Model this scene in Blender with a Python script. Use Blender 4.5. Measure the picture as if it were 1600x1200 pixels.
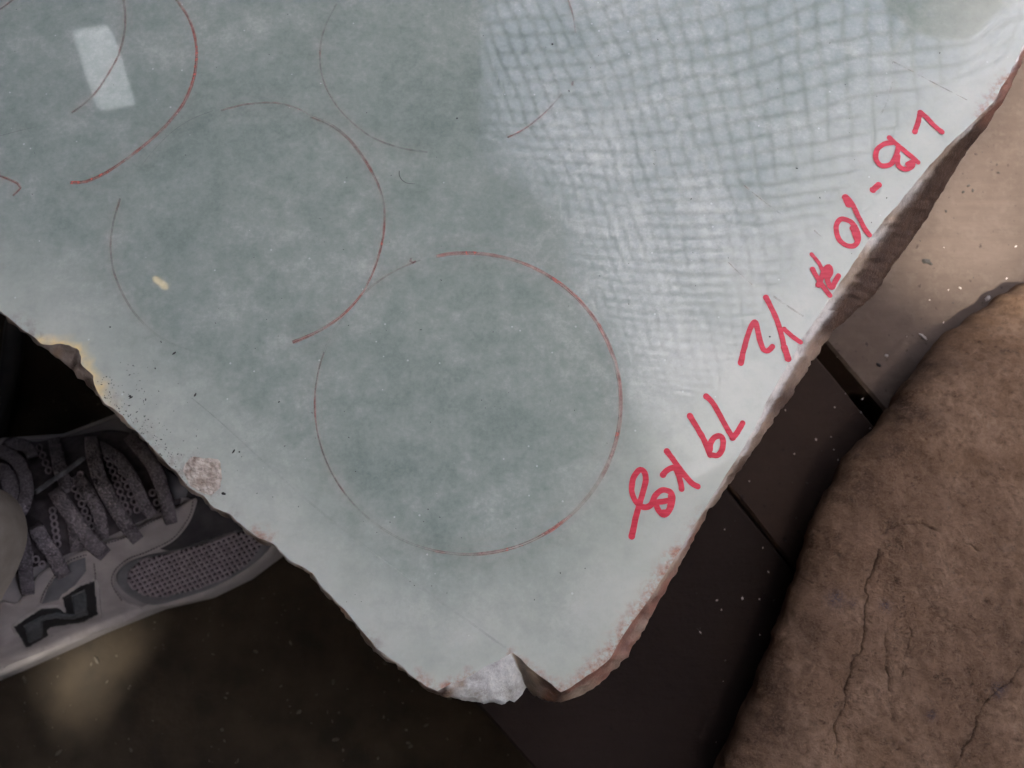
import bpy, bmesh, math, random
import numpy as np
from mathutils import Vector, noise
from mathutils.geometry import delaunay_2d_cdt
random.seed(7)
S = bpy.context.scene
for o in list(bpy.data.objects): bpy.data.objects.remove(o)
COL = S.collection
# ------------------------------------------------------------------ camera, sky, sun, exposure
F, PITCH, CAMH = 1200.0, math.radians(13), 0.22
cam = bpy.data.cameras.new('camera'); cam.sensor_width = 36; cam.lens = 36*F/1600
cam.clip_start = 0.01; cam.clip_end = 500
camo = bpy.data.objects.new('camera', cam); COL.objects.link(camo)
camo.location = (0, 0, CAMH); camo.rotation_euler = (PITCH, 0, 0); S.camera = camo
cam.dof.use_dof = True; cam.dof.focus_distance = 0.225; cam.dof.aperture_fstop = 19
SUN_EL, SUN_AZ = math.radians(66), math.radians(-112)       # azimuth from +x towards +y
sd = Vector((math.cos(SUN_EL)*math.cos(SUN_AZ), math.cos(SUN_EL)*math.sin(SUN_AZ), math.sin(SUN_EL)))
w = bpy.data.worlds.new('World'); S.world = w; w.use_nodes = True
nt = w.node_tree; nt.nodes.clear()
wo = nt.nodes.new('ShaderNodeOutputWorld'); wb = nt.nodes.new('ShaderNodeBackground'); sk = nt.nodes.new('ShaderNodeTexSky')
sk.sky_type = 'NISHITA'; sk.sun_disc = False; sk.sun_elevation = SUN_EL
sk.sun_rotation = math.atan2(sd.x, sd.y); sk.air_density = 0.42; sk.dust_density = 10.0; sk.ozone_density = 0.2
nt.links.new(sk.outputs[0], wb.inputs[0]); nt.links.new(wb.outputs[0], wo.inputs[0]); wb.inputs[1].default_value = 0.15
sl = bpy.data.lights.new('sun', 'SUN'); sl.energy = 0.45; sl.angle = math.radians(1.2); sl.color = (1, .95, .88)
so = bpy.data.objects.new('sun', sl); COL.objects.link(so); so.rotation_euler = sd.to_track_quat('Z', 'Y').to_euler()
S.view_settings.view_transform = 'Standard'; S.view_settings.look = 'None'; S.view_settings.exposure = 4.42; S.view_settings.gamma = 1
S.view_settings.use_curve_mapping = False
S.cycles.caustics_reflective = False; S.cycles.caustics_refractive = False; S.cycles.diffuse_bounces = 3; S.cycles.sample_clamp_indirect = 1.0

# ------------------------------------------------------------------ helpers
CP, SP = math.cos(PITCH), math.sin(PITCH)
def ray(x, y):
    a, b = (x-800)/F, -(y-600)/F
    return Vector((a, b*CP+SP, b*SP-CP))
def at(x, y, z=0.0):
    d = ray(x, y); t = (z-CAMH)/d.z
    return Vector((d.x*t, d.y*t, z))
def mirror_pt(x, y, D):
    """a point seen in the polished face at this place: D metres from the mirrored eye"""
    d = ray(x, y); d.z = -d.z
    return Vector((0, 0, -CAMH)) + d*D
def tag(o, label=None, cat=None, group=None, kind=None):
    if label: o['label'] = label
    if cat: o['category'] = cat
    if group: o['group'] = group
    if kind: o['kind'] = kind
    return o
def empty(name, loc=(0, 0, 0)):
    o = bpy.data.objects.new(name, None); COL.objects.link(o); o.location = loc; o.empty_display_size = .02
    return o
def mesh(name, vs, fs, mat=None, parent=None, smooth=True, attrs=None, loc=None):
    me = bpy.data.meshes.new(name)
    if loc is None and parent is not None:
        loc = parent.location.copy()
        if parent.parent is not None: loc += parent.parent.location
    off = Vector(loc) if loc is not None else Vector((0, 0, 0))
    vs = [tuple(Vector(v)-off) for v in vs]
    me.from_pydata(vs, [], fs); me.update()
    if mat: me.materials.append(mat)
    if smooth: me.polygons.foreach_set('use_smooth', [True]*len(me.polygons))
    for k, (typ, data) in (attrs or {}).items():
        if typ == 'C':
            a = me.attributes.new(k, 'FLOAT_COLOR', 'POINT'); a.data.foreach_set('color', np.array([(c[0], c[1], c[2], 1) for c in data], dtype=np.float32).ravel())
        else:
            a = me.attributes.new(k, 'FLOAT', 'POINT'); a.data.foreach_set('value', np.array(data, dtype=np.float32))
    o = bpy.data.objects.new(name, me); COL.objects.link(o)
    if parent is not None: o.parent = parent
    else: o.location = off
    return o
def catmull(pts, step, closed=False):
    P = [Vector(p) for p in pts]; n = len(P); out = []
    rng = n if closed else n-1
    for i in range(rng):
        if closed: p0, p1, p2, p3 = P[i-1], P[i], P[(i+1) % n], P[(i+2) % n]
        else: p0, p1, p2, p3 = P[max(i-1, 0)], P[i], P[i+1], P[min(i+2, n-1)]
        k = max(1, int((p2-p1).length/step))
        for j in range(k):
            t = j/k
            out.append(.5*((2*p1)+(p2-p0)*t+(2*p0-5*p1+4*p2-p3)*t*t+(3*p1-p0-3*p2+p3)*t**3))
    if not closed: out.append(P[-1].copy())
    return out
def tube_data(pts, r, sides=6, V=None, Fc=None):
    V = [] if V is None else V; Fc = [] if Fc is None else Fc
    b = len(V); n = len(pts); up = Vector((0, 0, 1))
    for i, p in enumerate(pts):
        t = (pts[min(i+1, n-1)]-pts[max(i-1, 0)]).normalized()
        s = t.cross(up)
        if s.length < 1e-4: s = t.cross(Vector((1, 0, 0)))
        s.normalize(); q = s.cross(t)
        rr = r(i/(n-1)) if callable(r) else r
        for k in range(sides):
            a = 2*math.pi*k/sides; V.append(p+s*math.cos(a)*rr+q*math.sin(a)*rr)
    for i in range(n-1):
        for k in range(sides):
            Fc.append((b+i*sides+k, b+i*sides+(k+1) % sides, b+(i+1)*sides+(k+1) % sides, b+(i+1)*sides+k))
    Fc.append(tuple(b+k for k in range(sides))[::-1]); Fc.append(tuple(b+(n-1)*sides+k for k in range(sides)))
    return V, Fc
def fbm(p, sc, oct=4): return noise.fractal(Vector(p)*sc, 1.0, 2.0, oct)
def inside(poly, X, Y):
    c = np.zeros(len(X), bool); n = len(poly)
    for i in range(n):
        x1, y1 = poly[i]; x2, y2 = poly[i-1]
        if y1 == y2: continue
        m = ((y1 > Y) != (y2 > Y)) & (X < (x2-x1)*(Y-y1)/(y2-y1)+x1); c ^= m
    return c
def seg_dist(poly, X, Y, closed=True):
    D = np.full(len(X), 1e9); n = len(poly)
    for i in range(n if closed else n-1):
        x1, y1 = poly[i]; x2, y2 = poly[(i+1) % n]; dx, dy = x2-x1, y2-y1; L = dx*dx+dy*dy+1e-18
        t = np.clip(((X-x1)*dx+(Y-y1)*dy)/L, 0, 1)
        D = np.minimum(D, np.hypot(X-x1-t*dx, Y-y1-t*dy))
    return D
def fill(poly, step, margin, jitter=.3, lines=None, lw=.0004):
    """points inside a 2D polygon + triangulation; the outline comes first"""
    P = np.array(poly); x0, y0 = P.min(0); x1, y1 = P.max(0)
    gx, gy = np.meshgrid(np.arange(x0, x1, step), np.arange(y0, y1, step))
    rg = np.random.RandomState(3)
    X = gx.ravel()+(rg.rand(gx.size)-.5)*step*jitter; Y = gy.ravel()+(rg.rand(gx.size)-.5)*step*jitter
    m = inside(poly, X, Y); X, Y = X[m], Y[m]
    m = seg_dist(poly, X, Y) > margin; X, Y = X[m], Y[m]
    ex = []
    for L in (lines or []):
        m = seg_dist(L, X, Y, False) > lw*2.2; X, Y = X[m], Y[m]
        for i in range(len(L)-1):
            a, b = Vector(L[i]), Vector(L[i+1]); k = max(1, int((b-a).length/lw/1.2)); d = (b-a).normalized(); nn = Vector((-d.y, d.x))
            for j in range(k):
                p = a.lerp(b, j/k); ex += [p, p+nn*lw, p-nn*lw]
    if ex:
        EX = np.array([tuple(e) for e in ex]); ok = inside(poly, EX[:, 0], EX[:, 1]) & (seg_dist(poly, EX[:, 0], EX[:, 1]) > margin); ex = [e for e, o in zip(ex, ok) if o]
    vs = [Vector(p) for p in poly]+ex+[Vector((a, b)) for a, b in zip(X, Y)]
    n = len(poly)
    r = delaunay_2d_cdt(vs, [(i, (i+1) % n) for i in range(n)], [], 1, 1e-9)
    return [tuple(v) for v in r[0]], [tuple(f) for f in r[2]]
def lerp(a, b, t): return a+(b-a)*t
def curve1(pts, x):
    return float(np.interp(x, [p[0] for p in pts], [p[1] for p in pts]))

# ------------------------------------------------------------------ materials
class NM:
    def __init__(s, name):
        s.m = bpy.data.materials.new(name); s.m.use_nodes = True; s.t = s.m.node_tree; s.t.nodes.clear()
        s.out = s.n('OutputMaterial'); s.b = s.n('BsdfPrincipled'); s.l(s.b.outputs[0], s.out.inputs[0])
        s.co = s.n('TexCoord').outputs['Object']
    def n(s, t): return s.t.nodes.new('ShaderNode'+t)
    def l(s, a, b): s.t.links.new(a, b)
    def put(s, sock, v):
        if hasattr(v, 'is_linked') or hasattr(v, 'links'): s.l(v, sock)
        else: sock.default_value = v
    def noise(s, scale, detail=5, rough=.55, co=None, dist=0, stretch=None):
        q = s.n('TexNoise'); q.inputs['Scale'].default_value = scale; q.inputs['Detail'].default_value = detail
        q.inputs['Roughness'].default_value = rough; q.inputs['Distortion'].default_value = dist
        c = co or s.co
        if stretch:
            mp = s.n('Mapping'); s.l(c, mp.inputs[0]); mp.inputs['Scale'].default_value = stretch[0]; mp.inputs['Rotation'].default_value = stretch[1]; c = mp.outputs[0]
        s.l(c, q.inputs['Vector']); return q.outputs['Fac']
    def voro(s, scale, feature='F1', out='Distance'):
        q = s.n('TexVoronoi'); q.inputs['Scale'].default_value = scale; q.feature = feature; s.l(s.co, q.inputs['Vector']); return q.outputs[out]
    def math(s, op, a, b=0.0, c=None):
        q = s.n('Math'); q.operation = op; s.put(q.inputs[0], a); s.put(q.inputs[1], b)
        if c is not None: s.put(q.inputs[2], c)
        return q.outputs[0]
    def ramp(s, v, stops, ease=False):
        q = s.n('ValToRGB'); e = q.color_ramp.elements
        while len(e) < len(stops): e.new(.5)
        for k, (p, c) in zip(e, stops): k.position = p; k.color = (*c, 1) if not isinstance(c, (int, float)) else (c, c, c, 1)
        if ease: q.color_ramp.interpolation = 'EASE'
        s.l(v, q.inputs[0]); return q.outputs[0]
    def mix(s, f, a, b, mode='MIX'):
        q = s.n('Mix'); q.data_type = 'RGBA'; q.blend_type = mode
        s.put(q.inputs[0], f)
        for i, v in ((6, a), (7, b)):
            if isinstance(v, tuple): q.inputs[i].default_value = (*v[:3], 1)
            else: s.l(v, q.inputs[i])
        return q.outputs[2]
    def attr(s, name, out='Fac'):
        q = s.n('Attribute'); q.attribute_name = name; return q.outputs[out]
    def bump(s, h, strength=.3, dist=.001, prev=None):
        q = s.n('Bump'); q.inputs['Strength'].default_value = strength; q.inputs['Distance'].default_value = dist
        s.l(h, q.inputs['Height'])
        if prev: s.l(prev, q.inputs['Normal'])
        return q.outputs[0]
    def fin(s, col, rough=.6, bump=None, spec=.5, ior=1.5, alpha=None):
        s.put(s.b.inputs['Base Color'], (*col, 1) if isinstance(col, tuple) else col)
        s.put(s.b.inputs['Roughness'], rough); s.b.inputs['Specular IOR Level'].default_value = spec; s.b.inputs['IOR'].default_value = ior
        if bump: s.l(bump, s.b.inputs['Normal'])
        if alpha is not None: s.put(s.b.inputs['Alpha'], alpha)
        return s.m
def simple(name, c1, c2, sc=60, rough=.8, bs=400, bstr=.3, bd=.0006, spec=.3):
    q = NM(name); n1 = q.noise(sc, 6); col = q.mix(q.ramp(n1, [(.35, 0), (.65, 1)]), c1, c2)
    return q.fin(col, rough, q.bump(q.noise(bs, 4), bstr, bd), spec)

def jade_material():
    q = NM('jade')
    n0 = q.noise(14, 3, .5); n1 = q.noise(55, 5, .6, dist=.4); n2 = q.noise(210, 6, .65); n3 = q.noise(900, 4, .7); n4 = q.noise(90, 6, .7, stretch=((1, 3.2, 1), (0, 0, .5)))
    v = q.math('MULTIPLY_ADD', n0, .55, q.math('MULTIPLY_ADD', n1, .75, q.math('MULTIPLY_ADD', n2, .70, q.math('MULTIPLY_ADD', n3, .60, q.math('MULTIPLY', n4, .10)))))
    v = q.math('ADD', q.math('SUBTRACT', v, .85), q.attr('tone'))
    col = q.ramp(v, [(.08, (.145, .180, .155)), (.36, (.202, .240, .209)), (.6, (.258, .290, .256)), (.95, (.39, .41, .365))])
    rim = q.math('MULTIPLY', q.attr('rim'), q.math('MULTIPLY_ADD', n2, .7, .66))
    rimc = q.mix(q.ramp(n1, [(.3, 0), (.7, 1)]), (.372, .396, .338), (.44, .452, .39))
    rimc = q.mix(q.ramp(n2, [(.55, 0), (.75, .5)]), rimc, (.31, .355, .31))
    col = q.mix(rim, col, rimc)
    # milky cloud threads and crystal flecks
    cell = q.voro(420); rnd = q.n('TexVoronoi'); rnd.inputs['Scale'].default_value = 420; q.l(q.co, rnd.inputs['Vector'])
    sep = q.n('SeparateColor'); q.l(rnd.outputs['Color'], sep.inputs[0])
    fl = q.math('MULTIPLY', q.math('LESS_THAN', cell, .13), q.math('GREATER_THAN', sep.outputs[0], .955))
    col = q.mix(q.math('MULTIPLY', fl, .3), col, (.75, .77, .74))
    # iron staining at the edge
    st = q.math('MULTIPLY', q.attr('rust'), q.ramp(q.noise(420, 6, .7), [(.42, 0), (.62, 1)]))
    col = q.mix(st, col, q.ramp(n3, [(.3, (.16, .06, .035)), (.7, (.42, .20, .13))]))
    ye = q.math('MULTIPLY', q.attr('ochre'), q.ramp(n2, [(.3, .45), (.6, 1)]))  # yellow light on the chipped edge, painted into the colour
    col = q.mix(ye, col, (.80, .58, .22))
    gr = q.math('MULTIPLY', q.attr('grime'), q.ramp(q.noise(330, 6, .75), [(.45, 0), (.66, .8)]))
    col = q.mix(gr, col, (.20, .165, .14))
    rough = q.math('MULTIPLY_ADD', n2, .02, .012)
    b = q.bump(q.noise(260, 3), .004, .0004)
    return q.fin(col, rough, b, .30, 1.46)
def rind_material():
    q = NM('rind'); c = q.attr('col', 'Color')
    n1 = q.noise(160, 6, .7); n2 = q.noise(900, 5, .7)
    col = q.mix(1.0, c, q.ramp(n1, [(.28, (.45, .40, .36)), (.5, (1, 1, 1)), (.72, (1.35, 1.3, 1.25))]), 'MULTIPLY')
    col = q.mix(q.ramp(n2, [(.52, 0), (.78, .16)]), col, (.55, .45, .37))
    b = q.bump(n1, .6, .0012); b = q.bump(n2, .5, .0005, b)
    return q.fin(col, q.ramp(n2, [(.3, .3), (.7, .75)]), b, .6)
def line_material(name, c1, c2, sc, lo, hi, amax=1.0):
    q = NM(name); n1 = q.noise(sc, 4, .7); n2 = q.noise(sc*12, 4, .7)
    a = q.math('MULTIPLY', q.math('MULTIPLY', q.ramp(n1, [(lo, .0), (hi, 1)]), q.ramp(n2, [(.33, .35), (.6, 1)])), q.math('MULTIPLY', q.attr('ink'), amax))
    return q.fin(q.mix(n2, c1, c2), .45, None, .4, alpha=a)
M = {}
M['jade'] = jade_material(); M['rind'] = rind_material()
M['line'] = line_material('pencil_line', (.40, .085, .06), (.50, .15, .11), 30, .28, .62, .7)
M['faint'] = line_material('scratch_line', (.55, .24, .13), (.62, .33, .2), 260, .4, .6, .5)
def marker():
    q = NM('marker_paint'); n = q.noise(700, 4, .7); n2 = q.noise(160, 5, .6, stretch=((1, 7, 1), (0, 0, -1.0)))
    col = q.mix(q.ramp(n2, [(.35, 0), (.7, 1)]), (.40, .007, .024), (.60, .036, .066))
    return q.fin(col, .4, q.bump(n, .15, .0002), .25, alpha=q.math('MULTIPLY', q.attr('ink'), q.ramp(n, [(.16, .5), (.24, .97)])))
M['marker'] = marker()
def wood(name, k):
    q = NM(name); n1 = q.noise(26, 7, .65); n2 = q.noise(230, 6, .7); n3 = q.noise(9, 4); sp = q.noise(300, 3, .5)
    gr = q.noise(40, 7, .7, stretch=((1, 7, 1), (0, 0, math.radians(49))))
    col = q.mix(q.ramp(n1, [(.3, 0), (.7, 1)]), (.18, .13, .10), (.26, .195, .155))
    col = q.mix(q.ramp(gr, [(.4, 0), (.7, .35)]), col, (.14, .10, .075))
    col = q.mix(q.ramp(n2, [(.5, 0), (.75, .5)]), col, (.30, .24, .195))
    col = q.mix(q.ramp(sp, [(.66, 0), (.72, .85)]), col, (.07, .05, .035))
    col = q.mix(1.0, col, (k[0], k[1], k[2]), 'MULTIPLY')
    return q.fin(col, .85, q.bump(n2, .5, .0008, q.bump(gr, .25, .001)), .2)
M['wood'] = wood('tan_board', (.40, .395, .385)); M['wood_mid'] = wood('brown_board', (.115, .09, .077)); M['wood_dark'] = wood('dark_board', (.052, .038, .032))  # one wood darkened board by board, standing in for fading light
def rockm():
    q = NM('boulder_rind'); n0 = q.noise(14, 5, .6); n1 = q.noise(55, 7, .68); n2 = q.noise(330, 7, .72, dist=.3); n3 = q.noise(1300, 4, .7)
    col = q.mix(q.ramp(n1, [(.32, 0), (.68, 1)]), (.135, .095, .068), (.235, .175, .14))
    col = q.mix(q.ramp(n0, [(.45, 0), (.7, .7)]), col, (.185, .125, .078))
    col = q.mix(q.ramp(n2, [(.5, 0), (.78, .6)]), col, (.31, .245, .205))
    col = q.mix(q.ramp(n2, [(.26, .9), (.45, 0)]), col, (.05, .032, .02))
    fle = q.noise(170, 6, .75); col = q.mix(q.ramp(fle, [(.57, 0), (.66, .85)]), col, (.055, .04, .03))
    pa = q.noise(22, 6, .7); col = q.mix(q.math('MULTIPLY', q.ramp(pa, [(.46, 0), (.64, .95)]), q.ramp(n2, [(.35, .2), (.6, 1)])), col, (.36, .29, .245))
    rst = q.noise(48, 5, .7); col = q.mix(q.ramp(rst, [(.66, 0), (.76, .65)]), col, (.20, .085, .028))
    col = q.mix(q.math('MULTIPLY', q.attr('crack'), .55), col, (.035, .022, .014))
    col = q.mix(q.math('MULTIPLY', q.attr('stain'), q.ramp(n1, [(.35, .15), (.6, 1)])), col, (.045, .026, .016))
    col = q.mix(q.math('MULTIPLY', q.attr('blue'), q.ramp(n3, [(.42, 0), (.56, .9)])), col, (.02, .035, .10))
    col = q.mix(q.ramp(n3, [(.45, 0), (.7, .45)]), col, (.30, .235, .19)); col = q.mix(1.0, col, (.68, .55, .425), 'MULTIPLY')
    b = q.bump(n1, .6, .002); b = q.bump(n2, 1.0, .0014, b); b = q.bump(n3, .8, .0006, b)
    return q.fin(col, .85, b, .2)
M['rock'] = rockm()
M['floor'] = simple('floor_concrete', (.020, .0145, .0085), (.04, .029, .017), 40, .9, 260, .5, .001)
M['suede'] = simple('grey_suede', (.24, .22, .22), (.31, .285, .28), 90, .9, 1500, .5, .0004)
M['stay'] = simple('pale_suede', (.28, .25, .24), (.36, .325, .31), 90, .9, 1700, .5, .0004)
M['dark_suede'] = simple('charcoal_suede', (.03, .028, .03), (.055, .05, .052), 90, .95, 1500, .5, .0004)
M['overlay'] = simple('grey_overlay', (.12, .12, .125), (.165, .16, .165), 120, .5, 900, .2, .0003)
M['tongue'] = simple('tongue_textile', (.05, .042, .045), (.085, .072, .075), 200, .95, 1300, .6, .0006)
M['sole'] = simple('midsole_foam', (.27, .245, .23), (.34, .31, .29), 70, .7, 700, .3, .0004)
M['black'] = simple('black_rubber', (.012, .012, .012), (.022, .02, .02), 90, .6, 800, .2, .0003)
M['silver'] = simple('grey_logo_film', (.05, .053, .055), (.085, .088, .09), 500, .5, 1900, .4, .0003)
M['whitetrim'] = simple('logo_edging', (.28, .25, .24), (.35, .32, .30), 200, .7, 900, .3, .0003)
M['mesh_base'] = simple('toe_mesh_base', (.035, .03, .032), (.055, .046, .05), 200, .95, 900, .3, .0003)
M['mesh_cord'] = simple('toe_mesh_cord', (.22, .185, .195), (.30, .255, .265), 200, .6, 1500, .4, .0003, .5)
def lacem():
    q = NM('braided_lace'); n1 = q.noise(150, 4)
    wv = q.n('TexWave'); wv.wave_type = 'BANDS'; wv.bands_direction = 'DIAGONAL'; wv.inputs['Scale'].default_value = 210; wv.inputs['Distortion'].default_value = 1.2; q.l(q.co, wv.inputs['Vector'])
    vo = q.voro(900); col = q.mix(q.ramp(vo, [(.05, 0), (.55, 1)]), (.30, .265, .28), (.115, .10, .108)); col = q.mix(q.ramp(n1, [(.35, 0), (.7, .4)]), col, (.36, .32, .33))
    return q.fin(col, .9, q.bump(wv.outputs['Fac'], .35, .0005, q.bump(vo, .9, -.0008)), .2)
M['lace'] = lacem()
M['cloth'] = simple('cream_twill', (.27, .23, .185), (.34, .295, .24), 120, .95, 1400, .4, .0005)
M['awning'] = simple('awning_sheet', (.045, .05, .05), (.075, .08, .08), 3, .8, 60, .2, .002)
M['net'] = simple('net_cord', (.035, .05, .045), (.06, .075, .065), 60, .9, 500, .2, .0005)
M['grit'] = simple('dark_grit', (.02, .018, .015), (.05, .045, .04), 300, .9)
M['chip'] = simple('rough_chip', (.26, .21, .16), (.48, .42, .35), 420, .7, 700, 1.0, .0015)
M['pebble_dark'] = simple('floor_crumbs', (.05, .042, .03), (.12, .10, .075), 300, .9)
M['pebble'] = simple('pale_grit', (.35, .30, .26), (.55, .49, .44), 300, .9)
def emis(name, c, s):
    m = bpy.data.materials.new(name); m.use_nodes = True; t = m.node_tree; t.nodes.clear(); o = t.nodes.new('ShaderNodeOutputMaterial'); e = t.nodes.new('ShaderNodeEmission')
    e.inputs[0].default_value = (*c, 1); e.inputs[1].default_value = s; t.links.new(e.outputs[0], o.inputs[0]); return m

ZP, ZF = -0.105, -0.225            # board top, floor
# ------------------------------------------------------------------ floor
fv = []; ff = []
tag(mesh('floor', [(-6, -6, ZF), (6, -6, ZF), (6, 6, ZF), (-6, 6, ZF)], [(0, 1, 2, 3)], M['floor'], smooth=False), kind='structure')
# ------------------------------------------------------------------ board platform
def ln(a, b):
    A, B = at(*a, ZP), at(*b, ZP); d = (B-A).normalized(); return A, d
seams = [(ln((742, 1098), (834, 1200)), ), (ln((1138, 763), (1252, 903)), ), (ln((1270, 549), (1365, 663)), ), (ln((1294, 538), (1392, 654)), )]
root = empty('board_platform', at(1000, 700, ZF))
tag(root, 'low platform of weathered tan boards under the jade slab and boulder', 'platform')
def board(l0, l1, mat='wood', name='board'):
    (A, d0) = l0; (B, d1) = l1; n = 60; V = []; Fc = []
    for i in range(n+1):
        t = -.45+.9*i/n
        a = A+d0*t; b = B+d1*t
        a = a+Vector((-d0.y, d0.x, 0))*(-.0006*fbm((t, 1, A.x*9), 60)); b = b+Vector((-d1.y, d1.x, 0))*(.0006*fbm((t, 5, B.x*9), 60))
        e = (b-a).normalized()*.0012
        for p, z in ((a, -.022), (a, -.0012), (a+e, 0), (b-e, 0), (b, -.0012), (b, -.022)): V.append((p.x, p.y, ZP+z))
    for i in range(n):
        for k in range(5): Fc.append((i*6+k, i*6+k+1, i*6+k+7, i*6+k+6))
        Fc.append((i*6+5, i*6, i*6+6, i*6+11))
    Fc.append((0, 5, 4, 3, 2, 1)); k = n*6; Fc.append((k, k+1, k+2, k+3, k+4, k+5))
    return mesh(name, V, Fc, M[mat], root, smooth=False)
def shift(l, d):
    A, v = l; nrm = Vector((-v.y, v.x, 0)); nrm = nrm if nrm.x > 0 else -nrm
    return (A+nrm*d, v)
s0, s1, s2, s3 = [s[0] for s in seams]
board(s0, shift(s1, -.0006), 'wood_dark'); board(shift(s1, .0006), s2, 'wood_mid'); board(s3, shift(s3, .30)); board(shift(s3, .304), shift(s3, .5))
for t in (-.3, .0, .3):                         # cross bearers standing on the floor
    A = s0[0]+s0[1]*t; nr = Vector((-s0[1].y, s0[1].x, 0)); nr = nr if nr.x > 0 else -nr
    p = [A+nr*.02, A+nr*.62]; d = s0[1]*.03; V = []
    for z in (ZF, ZP-.022):
        for c in (p[0]-d, p[0]+d, p[1]+d, p[1]-d): V.append((c.x, c.y, z))
    mesh('bearer', V, [(3, 2, 1, 0), (4, 5, 6, 7), (0, 1, 5, 4), (1, 2, 6, 5), (2, 3, 7, 6), (3, 0, 4, 7)], M['wood'], root, smooth=False)

# ------------------------------------------------------------------ jade slab
C = dict(w=(.60, .575, .53), t=(.21, .145, .10), b=(.055, .028, .015), p=(.20, .088, .055), g=(.24, .20, .17), s=(.54, .55, .515), d=(.14, .115, .09), k=(.06, .03, .018), c=(.36, .28, .205))  # w: pale jade edge, brightened further to paint in a rim glint
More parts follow.
